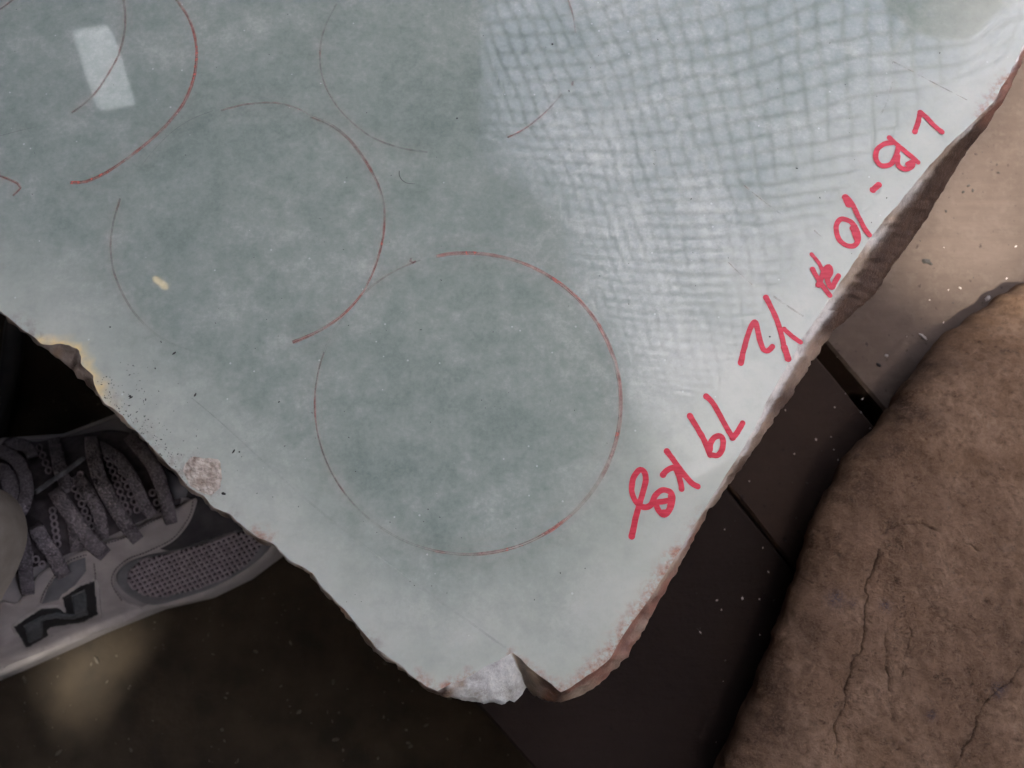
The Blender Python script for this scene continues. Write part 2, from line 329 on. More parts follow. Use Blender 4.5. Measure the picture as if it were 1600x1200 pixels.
# face outline x,y | outer outline x,y | depth mm | inner, outer colour
PAIRS = [
 (-260, 330, -262, 333, 3, 'w', 'g'), (-110, 415, -112, 418, 3, 'w', 'g'), (0, 486, -2, 489, 2, 'g', 'g'), (22, 503, 20, 506, 2, 'g', 'b'), (43, 520, 42, 524, 2, 'b', 'b'), (64, 535, 60, 539, 2.5, 'g', 'g'),
 (80, 540, 78, 549, 3, 'g', 'g'), (96, 538, 90, 559, 4, 'g', 't'), (108, 540, 97, 565, 4.5, 'g', 'g'), (119, 546, 104, 571, 5, 'g', 'g'), (128, 557, 110, 576, 5, 'g', 'b'), (127, 568, 116, 582, 4.5, 'b', 'g'),
 (134, 577, 121, 591, 4, 'g', 'g'), (146, 587, 131, 600, 3.5, 'g', 'b'), (148, 600, 140, 606, 3, 'b', 'b'), (152, 611, 149, 613, 2.5, 'g', 'g'), (164, 630, 161, 632, 2, 'g', 'g'), (190, 650, 187, 653, 2, 't', 'g'),
 (214, 674, 211, 677, 2, 'w', 'g'), (240, 702, 236, 705, 2, 'g', 'b'), (272, 735, 268, 738, 2, 'g', 'b'), (300, 764, 297, 768, 2.5, 'g', 'g'), (318, 775, 315, 779, 2.5, 'g', 'g'), (334, 794, 331, 797, 2, 'g', 'g'), (360, 805, 356, 809, 2, 'g', 'b'),
 (385, 827, 381, 830, 2, 'w', 'g'), (408, 842, 405, 845, 2, 't', 'b'), (432, 852, 429, 856, 2, 'w', 'g'), (455, 875, 452, 879, 2, 'w', 'g'), (488, 894, 485, 898, 2, 'w', 't'), (504, 920, 501, 923, 2, 'w', 'g'),
 (530, 944, 527, 947, 2, 'w', 't'), (557, 974, 554, 977, 2, 'w', 'g'), (572, 994, 569, 998, 2.5, 't', 'g'), (585, 1012, 582, 1017, 2.5, 'g', 'g'), (600, 1021, 596, 1025, 2, 'w', 'g'), (622, 1036, 618, 1040, 2, 'w', 't'), (650, 1060, 647, 1063, 2, 't', 'b'),
 (668, 1073, 664, 1077, 2, 't', 'b'), (684, 1082, 682, 1086, 2, 'w', 'b'), (694, 1076, 691, 1088, 3, 'k', 'b'), (706, 1068, 700, 1091, 4, 's', 't'), (722, 1066, 716, 1093, 5, 'c', 's'), (730, 1060, 732, 1097, 6, 's', 's'),
 (745, 1050, 750, 1096, 7, 's', 's'), (762, 1040, 766, 1100, 8, 's', 's'), (778, 1033, 782, 1098, 9, 's', 's'), (790, 1026, 803, 1096, 9.5, 's', 's'), (797, 1021, 824, 1077, 10, 's', 's'),
 (801, 1020, 826, 1077, 11, 'c', 'd'), (815, 1031, 829, 1079, 11, 'd', 'd'), (832, 1047, 835, 1086, 11, 'c', 'd'), (850, 1061, 842, 1090, 10, 'b', 'g'), (866, 1074, 851, 1095, 8, 'k', 'p'), (876, 1081, 870, 1097, 5, 'k', 'k'),
 (889, 1076, 889, 1095, 5, 'p', 't'), (908, 1062, 911, 1084, 5, 'p', 'c'), (931, 1047, 945, 1061, 5, 'p', 'p'), (955, 1027, 968, 1040, 4, 'p', 't'), (966, 1005, 986, 1016, 4, 'p', 'p'), (982, 980, 1009, 979, 4, 'p', 't'), (1004, 952, 1026, 948, 4, 'p', 'p'), (1024, 922, 1046, 911, 4, 'c', 'p'),
 (1050, 880, 1070, 871, 4.5, 'c', 't'), (1070, 848, 1086, 838, 4.5, 'w', 'p'), (1094, 808, 1107, 798, 5, 'c', 't'), (1117, 772, 1138, 761, 5.5, 'w', 't'), (1138, 737, 1157, 733, 6, 'c', 'b'), (1165, 697, 1178, 704, 6, 'w', 't'), (1185, 657, 1205, 663, 6.5, 'w', 't'), (1208, 610, 1229, 629, 7, 'w', 'b'),
 (1232, 569, 1256, 589, 7, 'w', 't'), (1249, 536, 1283, 545, 8, 'w', 't'), (1270, 506, 1303, 515, 9, 'w', 'b'), (1290, 478, 1330, 494, 11, 'w', 'b'), (1315, 438, 1368, 457, 14, 'c', 'b'), (1343, 399, 1405, 400, 16, 'c', 'b'), (1362, 369, 1419, 382, 17, 'w', 'b'),
 (1384, 341, 1445, 345, 18, 'c', 'b'), (1421, 297, 1468, 305, 18, 'w', 'b'), (1455, 256, 1489, 270, 16, 'c', 'b'), (1482, 226, 1511, 236, 13, 'c', 'b'), (1508, 202, 1539, 202, 9, 'w', 'b'), (1532, 179, 1556, 176, 6, 'c', 'p'), (1552, 160, 1565, 163, 4, 'w', 'p'), (1563, 142, 1575, 144, 3, 'p', 'p'),
 (1576, 120, 1584, 124, 2.5, 'p', 'p'), (1588, 96, 1596, 98, 2, 'w', 'p'), (1600, 68, 1606, 76, 2, 'w', 'p'), (1635, -10, 1642, -5, 3, 'w', 't'), (1680, -150, 1690, -150, 4, 'w', 't'), (1560, -330, 1565, -335, 4, 'w', 't'), (1100, -420, 1100, -426, 4, 'w', 't'), (400, -430, 400, -436, 4, 'w', 't'), (-200, -330, -206, -330, 4, 'w', 't'), (-420, 0, -424, 0, 4, 'w', 't'), (-400, 220, -404, 224, 4, 'w', 't')]
B = []      # boundary samples: top xy, outer xyz, colours
n = len(PAIRS); arc = 0
for i in range(n):
    p, q = PAIRS[i], PAIRS[(i+1) % n]
    a0, a1 = at(p[0], p[1]), at(q[0], q[1]); o0, o1 = at(p[2], p[3], -p[4]/1000), at(q[2], q[3], -q[4]/1000)
    L = max((a1-a0).length, (o1-o0).length); vis = -130 < p[0] < 1660 and p[1] > -60
    k = max(1, int(L/(.0009 if vis else .008)))
    for j in range(k):
        t = j/k; ts = t
        x = lerp(p[0], q[0], t)
        amp = (.00055 if x < 690 else .00035) if vis else .0006
        P = a0.lerp(a1, t); jx = fbm((P.x, P.y, 1), 170, 5)*amp; jy = fbm((P.x, P.y, 9), 170, 5)*amp
        O = o0.lerp(o1, t); kx = fbm((O.x, O.y, 3), 260, 5)*amp*1.3; ky = fbm((O.x, O.y, 6), 260, 5)*amp*1.3
        ci = Vector(C[p[5]]).lerp(Vector(C[q[5]]), ts); c2 = Vector(C[p[6]]).lerp(Vector(C[q[6]]), ts)
        B.append((P.x+jx, P.y+jy, Vector((O.x+kx, O.y+ky, O.z)), ci, c2, p[0], p[1]))
poly = [(b[0], b[1]) for b in B]
RIGHT = [tuple(at(x, y).xy) for x, y in ((1009, 948), (1050, 880), (1117, 772), (1165, 697), (1208, 610), (1249, 536), (1290, 478), (1343, 399), (1384, 341), (1421, 297), (1482, 226), (1532, 179), (1563, 142), (1588, 96), (1600, 68), (1635, -10), (1680, -150))]
LEFT = [tuple(at(x, y).xy) for x, y in ((-260, 330), (0, 486), (90, 545), (150, 605), (214, 674), (300, 764), (385, 827), (488, 894), (557, 974), (600, 1021), (684, 1082))]
TIP = [tuple(at(x, y).xy) for x, y in ((684, 1082), (797, 1030), (885, 1092), (955, 1027), (1009, 948))]
RW = .015
def ztop(X, Y):
    d = seg_dist(RIGHT, X, Y, False); q = np.clip(1-d/RW, 0, 1)
    return -.0006*q**2
def zt(x, y):
    best = RW
    for i in range(len(RIGHT)-1):
        x1, y1 = RIGHT[i]; x2, y2 = RIGHT[i+1]; dx, dy = x2-x1, y2-y1
        t = min(1, max(0, ((x-x1)*dx+(y-y1)*dy)/(dx*dx+dy*dy))); d = math.hypot(x-x1-t*dx, y-y1-t*dy)
        if d < best: best = d
    return -.0006*(1-best/RW)**2
slab = empty('jade_slab', at(750, 500, ZP))
tag(slab, 'pale green jade slab with polished top, red pen circles and red handwriting along its edge', 'jade slab')
vs, fs = fill(poly, .0024, .0012)
X = np.array([v[0] for v in vs]); Y = np.array([v[1] for v in vs]); Z = ztop(X, Y)
dl, dr, dtp = seg_dist(LEFT, X, Y, False), seg_dist(RIGHT, X, Y, False), seg_dist(TIP, X, Y, False)
sm = lambda d, w: np.clip(1-d/w, 0, 1)**1.15
nz = np.array([fbm((x, y, .3), 45, 4) for x, y in zip(X, Y)])
rim = np.clip(np.maximum(np.maximum(sm(dl, .032)*.85, sm(dr, .042)*1.2), sm(dtp, .040)*.85)+nz*.10*(np.minimum(dl, dr) < .045), 0, 1)
px = lambda x, y: tuple(at(x, y).xy)
tone = np.full(len(X), .02)
BL = [(760, 900, 90, -.12), (610, 760, 120, -.08), (800, 690, 100, -.05), (700, 130, 110, -.12), (430, 180, 120, -.10), (250, 260, 120, -.06), (60, 60, 130, -.05), (120, 330, 130, -.02), (560, 40, 80, .06), (900, 200, 120, .10), (1000, 330, 150, .12),
      (1150, 250, 160, .10), (620, 470, 90, .05), (740, 560, 80, .04), (380, 420, 130, -.05), (300, 620, 110, .02), (1010, 560, 130, .12), (1080, 480, 120, .12), (960, 720, 60, -.06), (880, 530, 50, .06), (470, 640, 90, .0), (850, 330, 70, -.06), (1300, 120, 150, .04), (520, 330, 80, .03)]
for bx_, by_, r, a in BL:
    c = px(bx_, by_); R = r/5300.0; tone += a*np.exp(-((X-c[0])**2+(Y-c[1])**2)/(R*R*1.2))
def near(pts, w, amt=1.0):
    return amt*np.clip(1-seg_dist([px(*p) for p in pts], X, Y, False)/w, 0, 1)
# a healed vein running parallel to the left edge: paler on the outside
vein = [px(x, y) for x, y in ((300, 620), (400, 715), (520, 815), (640, 905), (790, 1010))]
dv = seg_dist(vein, X, Y, False)
tone += np.where((dl < .026) & (dv < .012), .10*np.clip(dv/.003, 0, 1), 0)+near([(860, 500), (900, 540), (960, 610)], .0035, .14)+near([(1040, 800), (960, 900), (860, 990)], .007, .10)
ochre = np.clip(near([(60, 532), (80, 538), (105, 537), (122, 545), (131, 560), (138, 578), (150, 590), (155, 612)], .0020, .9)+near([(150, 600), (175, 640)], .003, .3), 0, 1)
rust = np.clip(near([(885, 1088), (930, 1047), (962, 1010), (1009, 945), (1055, 872)], .004, 1.2)+near([(1532, 179), (1575, 120)], .003, .9)+near([(690, 1078), (735, 1055)], .002, 1.2)+near([(655, 1060), (672, 1072)], .003, .9)+near([(400, 836), (415, 845)], .0035, 1)+near([(797, 1022), (880, 1086)], .0012, 1.0)+near([(1100, 800), (1020, 930)], .003, .5), 0, 1)
grime = np.clip(near([(25, 505), (70, 540)], .0045, 1.1)+near([(165, 635), (300, 760)], .008, .8)+near([(365, 805), (360, 815)], .003, 1)+near([(572, 995), (590, 1012)], .003, 1.2)+near([(300, 735), (330, 770)], .006, .8)+near([(400, 836), (420, 848)], .004, .7), 0, 1)
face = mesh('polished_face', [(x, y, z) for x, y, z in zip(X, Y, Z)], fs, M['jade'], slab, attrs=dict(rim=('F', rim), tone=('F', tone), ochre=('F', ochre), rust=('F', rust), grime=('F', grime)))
if face.data.polygons[0].normal.z < 0: face.data.flip_normals()
# broken sides
V = []; Fc = []; cols = []; NR1, NR2 = 7, 6; N = len(B)
ctr = at(700, 300)
for (x, y, O, ci, co, qx, qy) in B:
    T = Vector((x, y, zt(x, y)))
    for k in range(NR1+1):
        t = k/NR1; p = T.lerp(O, t)
        if k: 
            a = .0005*min(1, k/2); p = p+Vector((fbm(p+Vector((1, 0, 0)), 420, 4), fbm(p+Vector((2, 0, 0)), 420, 4), fbm(p, 300, 4)*1.2))*a
        V.append(p); f = min(1, max(0, (t-.12)/.22)) if qx > 1280 and qy < 500 else min(1, max(0, (t-.2)/.3)); f = f*f*(3-2*f); cols.append(ci.lerp(co, f))
    for k in range(1, NR2+1):
        t = k/NR2; z = lerp(O.z, ZP+.0005, t); d = Vector((ctr.x-O.x, ctr.y-O.y, 0)).normalized()
        p = Vector((O.x, O.y, z))+d*(.004+.014*t*t)*(1 if t > 0 else 0)
        p = p+Vector((fbm(p+Vector((1, 5, 0)), 120, 4), fbm(p+Vector((2, 5, 0)), 120, 4), 0))*.002
        V.append(p); cols.append(co*.9)
R = NR1+NR2+1
for i in range(N):
    j = (i+1) % N
    for k in range(R-1): Fc.append((i*R+k, i*R+k+1, j*R+k+1, j*R+k))
Fc.append(tuple(i*R+R-1 for i in range(N)))
mesh('rind', V, Fc, M['rind'], slab, attrs=dict(col=('C', cols)))

# ---- flat ink: strokes and arcs lying on the polished face
def ribbon(V, Fc, ink, pts, wid, z0, dz=0, a0=1, a1=1, caps=True):
    """pts: world xy"""
    n = len(pts); b = len(V)
    cap = 5 if caps else 0
    def ring(p, t, wd, u, al):
        s = Vector((-t.y, t.x)); 
        for sg in (-1, 1):
            q = p+s*sg*wd; V.append((q.x, q.y, zt(q.x, q.y)+z0+dz*u)); ink.append(al)
    m = 0
    t0 = (pts[1]-pts[0]).normalized(); t1 = (pts[-1]-pts[-2]).normalized()
    W = wid if callable(wid) else (lambda u: wid)
    for k in range(cap, 0, -1):
        a = math.pi/2*k/cap*.97; ring(pts[0]-t0*W(0)*math.sin(a), t0, W(0)*math.cos(a), 0, a0); m += 1
    for i, p in enumerate(pts):
        t = (pts[min(i+1, n-1)]-pts[max(i-1, 0)]).normalized(); u = i/(n-1); ring(p, t, W(u), u, lerp(a0, a1, u)); m += 1
    for k in range(1, cap+1):
        a = math.pi/2*k/cap*.97; ring(pts[-1]+t1*W(1)*math.sin(a), t1, W(1)*math.cos(a), 1, a1); m += 1
    for i in range(m-1): Fc.append((b+2*i, b+2*i+2, b+2*i+3, b+2*i+1))
def w2(p): return at(p[0], p[1]).xy
def glyph(name, strokes, label=None):
    V, Fc, ink = [], [], []; z = .00010
    for st in strokes:
        wd = 4.4; 
        if isinstance(st[0], (int, float)): wd, st = st[0], st[1]
        pts = catmull([Vector(w2(p)) for p in st], .0004)
        r = wd/5300; sd_ = random.random()*50
        pts = [p+Vector((noise.noise((p.x*500, p.y*500, sd_)), noise.noise((p.x*500, p.y*500, sd_+9))))*.00008 for p in pts]
        ribbon(V, Fc, ink, pts, lambda u, r=r, s=sd_: r*(1+.10*noise.noise((u*9, s, 0))+.06*noise.noise((u*40, s, 3))+.13*max(0, 1-u*9)), z, .00006); z += .00008
    o = mesh(name, V, Fc, M['marker'], slab, smooth=False, attrs=dict(ink=('F', ink)))
    if label: o['label'] = label
glyph('marker_letter', [[(1429, 206), (1434, 192), (1437.5, 177)], [(1437.5, 176), (1447, 183.5), (1459, 196), (1472, 206)]], 'red letter L')
glyph('marker_letter', [[(1389.5, 215.5), (1405, 229), (1421.7, 242.7), (1435, 253)], [(1393.5, 223), (1380, 226), (1370, 235), (1368.5, 249), (1377, 259), (1390, 257.5), (1399, 246), (1403, 231)], [(1402, 244), (1403, 258), (1413, 264.5), (1424.5, 260.5), (1426, 253), (1418, 256.5)]], 'red letter B')
glyph('marker_dash', [(5.2, [(1364, 296.5), (1373, 289)])], 'red dash')
glyph('marker_digit', [(5.4, [(1321, 309), (1325.5, 320)]), [(1321, 308), (1330, 317), (1340.5, 337), (1351, 356), (1359, 366.5)]], 'red digit 1')
glyph('marker_digit', [[(1336, 354), (1328, 345.5), (1314, 342.5), (1306.5, 354), (1310, 372), (1321.5, 382.5), (1334.5, 383.5), (1341.5, 375), (1340, 361), (1335, 353)], (4.6, [(1332.5, 357), (1339, 374)])], 'red digit 0')
glyph('marker_sign', [(3.2, [(1268, 397.5), (1278, 409), (1286, 423)]), (4.2, [(1269.5, 421), (1280, 438.5), (1289.5, 451.5), (1297.5, 461)]), [(1279, 445), (1284, 433), (1288, 422), (1295, 416.5), (1298, 425), (1293, 437), (1300, 449), (1306, 438), (1310.5, 430.5)], (4.6, [(1285, 432), (1292, 424)])], 'red number sign')
glyph('marker_digit', [(3.9, [(1225.5, 514), (1238, 525), (1251.5, 534)])], 'red digit 1')
glyph('marker_slash', [[(1197, 465), (1203, 477), (1212.5, 497), (1220, 519), (1226, 543)], (5.3, [(1226, 543), (1232, 560)])], 'red slash')
glyph('marker_digit', [[(1157.5, 567), (1163, 543), (1171, 516), (1179.5, 503), (1184, 517.5), (1188, 534), (1193, 546), (1200, 548), (1207, 541.5)]], 'red digit 2')
glyph('marker_digit', [[(1103.5, 619.5), (1114, 630), (1128, 655), (1140, 676), (1145.5, 684)], [(1145, 684), (1152.5, 674.5), (1160.7, 661)]], 'red digit 7')
glyph('marker_digit', [[(1078, 650), (1090.7, 671), (1102, 692), (1109.5, 711)], [(1109, 702), (1110, 693), (1116, 684), (1125.5, 681.5), (1130, 689.5), (1128, 703), (1121, 711.5), (1113, 711)]], 'red digit 9')
glyph('marker_letter', [[(1042, 705), (1053, 720), (1067, 739), (1081, 755), (1090.5, 760)], [(1036, 742), (1042, 735), (1053, 731), (1059, 739), (1063, 753), (1065, 764)], [(1059, 735), (1066, 742)]], 'red letter k')
glyph('marker_letter', [(4.4, [(987, 838), (995, 802), (1004, 771), (1009, 749), (1005.5, 736), (998, 735), (989.5, 748), (987, 766), (993, 783), (1005, 792.5), (1017, 789), (1024, 774), (1034.5, 766), (1047, 768.5), (1051, 779), (1047, 795), (1038, 804.5), (1029.5, 798), (1026, 786), (1037, 783.5), (1049, 781)]), (4.6, [(1049, 776), (1045, 797), (1036, 801)])], 'red letter g')

def arc(name, pts, wpx=1.0, strands=2, fade=(1, 1), mat='line', closed=False, sep=1.5):
    V, Fc, ink = [], [], []; z = .00005
    base = catmull([Vector(w2(p)) for p in pts], .0012, closed)
    if closed: base.append(base[0].copy())
    for s in range(strands):
        sd_ = random.random()*90; off = (s-(strands-1)/2)*sep/5300
        out = []
        for i, p in enumerate(base):
            t = (base[min(i+1, len(base)-1)]-base[max(i-1, 0)]).normalized(); nrm = Vector((-t.y, t.x))
            out.append(p+nrm*(off*(1+.9*noise.noise((i*.03, sd_, 0)))+.00016*noise.noise((i*.02, sd_, 5))))
        ribbon(V, Fc, ink, out, lambda u, sd_=sd_: wpx*.5/5300*(1.25+.8*noise.noise((u*14, sd_, 1))), z, .00002, fade[0], fade[1], caps=False); z += .00003
    mesh(name, V, Fc, M[mat], slab, smooth=False, attrs=dict(ink=('F', ink)))
ell = lambda cx, cy, rx, ry, a0, a1, k=40, rot=0: [(cx+rx*math.cos(math.radians(lerp(a0, a1, i/k))), cy+ry*math.sin(math.radians(lerp(a0, a1, i/k)))) for i in range(k+1)]
arc('pen_circle', ell(731, 631, 239, 235.5, -102, 60), 1.7, 3, sep=1.7)
arc('pen_circle', ell(731, 631, 239, 235.5, 60, 200), 1.4, 2, (1, .8))
arc('pen_circle', ell(731, 631, 239, 235.5, 200, 252), 1.1, 2, (.35, .75))
arc('pen_mark', [(642, 403), (641, 408), (645, 411), (650, 408)], 2.6, 1)
arc('pen_circle', [(485, 182), (520, 198), (552, 226), (583, 272), (598, 310), (601, 345), (596, 385), (582, 428), (560, 467), (530, 497), (495, 519), (457, 535)], 1.6, 3, (.6, 1), sep=1.8)
arc('pen_circle', [(188, 310), (177, 350), (173, 388), (178, 425), (192, 460), (213, 493), (240, 520), (268, 537), (300, 549)], 1.3, 2, (.8, .3))
arc('pen_circle', [(222, 258), (240, 235), (268, 207), (300, 186), (333, 173)], 1.0, 1, (.5, .6))
arc('pen_circle', [(345, 173), (380, 164), (425, 161), (460, 168), (485, 181)], 1.4, 2, (1, .3))
arc('pen_circle', [(526, 6), (508, 42), (500, 80), (503, 118), (517, 152), (543, 185), (580, 214), (625, 231), (668, 238)], 1.3, 2, (.7, .5))
arc('pen_circle', [(884, -10), (894, 20), (899, 52)], 1.4, 2, (.8, .3))
arc('pen_circle', [(878, 146), (862, 165), (842, 184), (820, 201), (793, 215)], 1.5, 2, (.2, 1))
arc('pen_mark', [(895, 127), (894, 134)], 2.6, 1)
arc('pen_circle', [(272, -6), (292, 24), (304, 55), (307, 90), (301, 127), (286, 163), (262, 193), (232, 222), (200, 247), (165, 270), (135, 283), (110, 285)], 1.9, 3, (1, 1), sep=1.9)
arc('pen_circle', [(192, -6), (196, 25), (194, 55), (187, 82), (174, 108), (155, 138), (136, 159), (112, 177)], 1.7, 2, (.7, 1), sep=1.8)
arc('pen_circle', [(-8, 272), (12, 280), (27, 287), (32, 294), (20, 306)], 2.0, 2)
arc('pen_circle', [(-5, 18), (10, 8), (24, -3)], 1.8, 2)
arc('pen_circle', [(-4, 214), (25, 206), (56, 199)], 1.0, 1, (.7, .3))
for p in ([(1138, 410), (1158, 430), (1175, 445)], [(1163, 290), (1190, 312), (1222, 336)], [(1395, 96), (1430, 114), (1475, 138), (1512, 156)], [(1394, 128), (1388, 155), (1376, 180)], [(1208, 463), (1233, 480), (1256, 494)], [(1272, 360), (1285, 372)]):
    arc('scratch', p, 1.1, 2, (.9, .5), 'faint', sep=1.2)
M['vein'] = line_material('healed_vein', (.60, .62, .58), (.70, .70, .66), 60, .3, .6, .16)
arc('healed_vein', [(300, 622), (345, 660), (430, 738), (520, 815), (640, 905), (790, 1012)], 1.4, 2, (.6, .8), 'vein', sep=1.0)
# rough broken patch at the left edge
def patch_top(name, pts, mat, h, par, jit=.0004):
    P = catmull([Vector(w2(p)) for p in pts], .0006, True)
    P = [(p.x+fbm((p.x, p.y, 2), 500)*jit, p.y+fbm((p.x, p.y, 7), 500)*jit) for p in P]
    v, f = fill(P, .0007, .0003); nb = len(P); VV = []
    dd = seg_dist(P, np.array([q[0] for q in v]), np.array([q[1] for q in v]))
    for (x, y), d in zip(v, dd): VV.append((x, y, .00004+min(1, d/.0015)*h*(.6+.8*fbm((x, y, 4), 900, 4))))
    return mesh(name, VV, f, M[mat], par)
patch_top('chipped_patch', [(302, 713), (318, 716), (343, 720), (346, 740), (344, 760), (331, 774), (318, 770), (303, 763), (293, 752), (287, 735), (292, 722)], 'chip', .0003, slab)

# ------------------------------------------------------------------ grit, hair, fleck on the slab
V = []; Fc = []
def speck(x, y, r, z, ang=None):
    c = at(x, y, 0) if z == 0 else at(x, y, z); k = random.randint(5, 7); b = len(V); zz = zt(c.x, c.y)+.00003 if z == 0 else z
    a0 = random.random()*6.28; el = random.uniform(1.0, 2.6)
    for s in (0, 1):
        for i in range(k):
            a = 2*math.pi*i/k; u = math.cos(a)*r*el*random.uniform(.7, 1.2)*(1-.35*s); v = math.sin(a)*r*random.uniform(.7, 1.2)*(1-.35*s)
            V.append((c.x+u*math.cos(a0)-v*math.sin(a0), c.y+u*math.sin(a0)+v*math.cos(a0), zz+s*r*.6))
    for i in range(k): Fc.append((b+i, b+(i+1) % k, b+k+(i+1) % k, b+k+i))
    Fc.append(tuple(b+k+i for i in range(k)))
edge = [(150, 600), (165, 630), (190, 652), (215, 676), (240, 703), (272, 737), (300, 766), (318, 777)]
for i in range(230):
    s = random.random()*(len(edge)-1.001); k = int(s); t = s-k; ex, ey = lerp(edge[k][0], edge[k+1][0], t), lerp(edge[k][1], edge[k+1][1], t)
    d = 4+random.expovariate(1/24); speck(ex+d*.72+random.gauss(0, 3), ey-d*.62+random.gauss(0, 3), random.uniform(.3, .7)/5300*random.choice((.8, 1, 1, 1.5)), 0)
for i in range(60):
    speck(295+random.random()*46, 722+random.random()*46, random.uniform(.4, 1)/5300, 0)
for i in range(75): speck(random.uniform(20, 1500), random.uniform(10, 560), random.uniform(.4, .9)/5300, 0)
for i in range(40): speck(random.uniform(330, 950), random.uniform(600, 960), random.uniform(.4, .8)/5300, 0)
for x, y, r in ((272, 552, 2.0), (205, 621, 1.8), (863, 69, 1.9), (889, 142, 1.2), (714, 185, 1.4), (365, 705, 1.5), (374, 706, 1.4), (349, 771, 2.2), (172, 511, 1.2), (436, 628, 1.2), (1245, 263, 1.2), (1203, 526, 1.4), (305, 617, 1.5), (203, 619, 1.6), (445, 697, 1)): speck(x, y, r/5300, 0)
tag(mesh('grit', V, Fc, M['grit'], smooth=False), 'dark grit scattered over the slab, thickest along its broken left edge', 'grit', kind='stuff')
pts = catmull([at(624, 267, .0003), at(624, 274, .0004), at(628, 281, .0004), at(636, 286, .0003), at(648, 287, .0002)], .0006)
V, Fc = tube_data(pts, lambda u: .00011*(1.1-.7*u), 5); tag(mesh('hair', V, Fc, M['grit']), 'tiny curved dark hair lying on the polished face above the large circle', 'hair')

# ------------------------------------------------------------------ boulder
OUT = [(1640, 425), (1600, 440), (1562, 468), (1522, 494), (1495, 512), (1470, 541), (1446, 568), (1425, 594), (1404, 622), (1385, 648), (1366, 672), (1338, 694), (1318, 722), (1308, 745), (1291, 770), (1277, 800), (1265, 832), (1254, 868), (1246, 900), (1236, 930), (1229, 955), (1215, 985), (1206, 1015), (1195, 1040), (1184, 1072), (1172, 1102), (1158, 1135), (1145, 1166), (1131, 1200), (1115, 1240), (1160, 1330), (1400, 1420), (1720, 1400), (1950, 1150), (2000, 800), (1880, 540), (1760, 440)]
ZB = ZP+.027
P = [Vector(at(x, y, ZB).xy) for x, y in OUT]; P = catmull(P, .0016, True)
P = [(p.x+fbm((p.x, p.y, 2), 130, 4)*.0012, p.y+fbm((p.x, p.y, 8), 130, 4)*.0012) for p in P]
ppx = lambda x, y, z=ZP+.05: tuple(at(x, y, z).xy)
cr = [[(1400, 860), (1385, 905), (1381, 945), (1373, 985), (1371, 1015), (1357, 1040), (1350, 1075), (1342, 1110), (1334, 1140), (1330, 1190)], [(1620, 1050), (1590, 1085), (1570, 1100), (1556, 1130), (1550, 1150), (1540, 1175), (1530, 1195), (1515, 1240)], [(1410, 1000), (1412, 1060), (1420, 1130)], [(1450, 990), (1440, 1020), (1437, 1060)], [(1400, 835), (1440, 815), (1500, 830), (1560, 860)], [(1480, 965), (1530, 985), (1580, 1010)], [(1250, 885), (1275, 895), (1300, 915)]]
crw = []
for c in cr:
    L = catmull([Vector(ppx(*q)) for q in c], .0006)
    crw.append([(p.x+.0011*fbm((p.x, p.y, 0), 170, 4)+.0005*fbm((p.x, p.y, 3), 700, 3), p.y+.0011*fbm((p.x, p.y, 5), 170, 4)) for p in L])
v, f = fill(P, .0012, .0005, .8, crw, .00032)
X = np.array([q[0] for q in v]); Y = np.array([q[1] for q in v]); D = seg_dist(P, X, Y)
crack = np.zeros(len(X))
for L, ww in zip(crw, (1, 1, .45, .5, .4, .35, .5)):
    g = np.array([max(0, min(1, ww+.8*noise.noise((x*90, y*90, 2)))) for x, y in zip(X, Y)])
    crack = np.maximum(crack, np.clip(1-seg_dist(L, X, Y, False)/.0003, 0, 1)*g)
blue = np.zeros(len(X))
for x, y, r in ((1333, 937, 2.6), (1326, 942, 1.6), (1358, 946, 1.2), (1410, 950, 1.8), (1588, 1082, 2), (1585, 1092, 1.4), (1482, 1128, 1.6)):
    c = ppx(x, y); blue = np.maximum(blue, np.exp(-((X-c[0])**2+(Y-c[1])**2)/((r*.0011)**2)))
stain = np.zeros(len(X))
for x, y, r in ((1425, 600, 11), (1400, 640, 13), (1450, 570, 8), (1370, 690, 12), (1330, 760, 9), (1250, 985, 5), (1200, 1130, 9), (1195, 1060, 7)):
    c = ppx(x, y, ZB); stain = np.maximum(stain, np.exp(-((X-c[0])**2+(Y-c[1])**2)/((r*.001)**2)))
VV = []; YU = at(1425, 594, ZB).y
for x, y, d, k, sn in zip(X, Y, D, crack, stain):
    q = min(1, d/.013); z = ZB-.001+.010*(1-(1-q)**2.2)**.6+.07*max(0, d-.008)
    z += min(1, d/.006)*(fbm((x, y, 0), 22, 4)*.0018+fbm((x, y, 5), 90, 5)*.0011+fbm((x, y, 9), 380, 5)*.0007)-k*.0009
    z -= .013*min(1, max(0, (y-YU)/.03)); lg = max(0, noise.noise((x*38+3, y*38, 1)))**.5*.0009*min(1, d/.01); VV.append((x, y, z+lg))
nb = len(P); V = list(VV); Fc = list(f)
cxy = ppx(1600, 900)
SK = 6
for k in range(1, SK+1):
    t = k/SK
    for i in range(nb):
        x, y, z = VV[i]; d = Vector((cxy[0]-x, cxy[1]-y)).normalized()*(.016*t*t)
        q = Vector((x+d.x, y+d.y, lerp(z, ZP-.001, t))); w_ = fbm(q, 120, 4)*.0012*(1-t)
        V.append((q.x+w_, q.y+w_, q.z))
b = len(VV)
for k in range(SK):
    for i in range(nb):
        j = (i+1) % nb; r0 = (lambda m: m) if k == 0 else (lambda m: b+(k-1)*nb+m)
        Fc.append((r0(i), r0(j), b+k*nb+j, b+k*nb+i))
z0 = [0]*(nb*SK)
rock = mesh('boulder', V, Fc, M['rock'], attrs=dict(crack=('F', list(crack)+z0), blue=('F', list(blue)+z0), stain=('F', list(stain)+z0)), loc=at(1450, 900, ZP))
tag(rock, 'rough brown jade boulder with fine cracks and blue paint specks beside the slab', 'boulder')
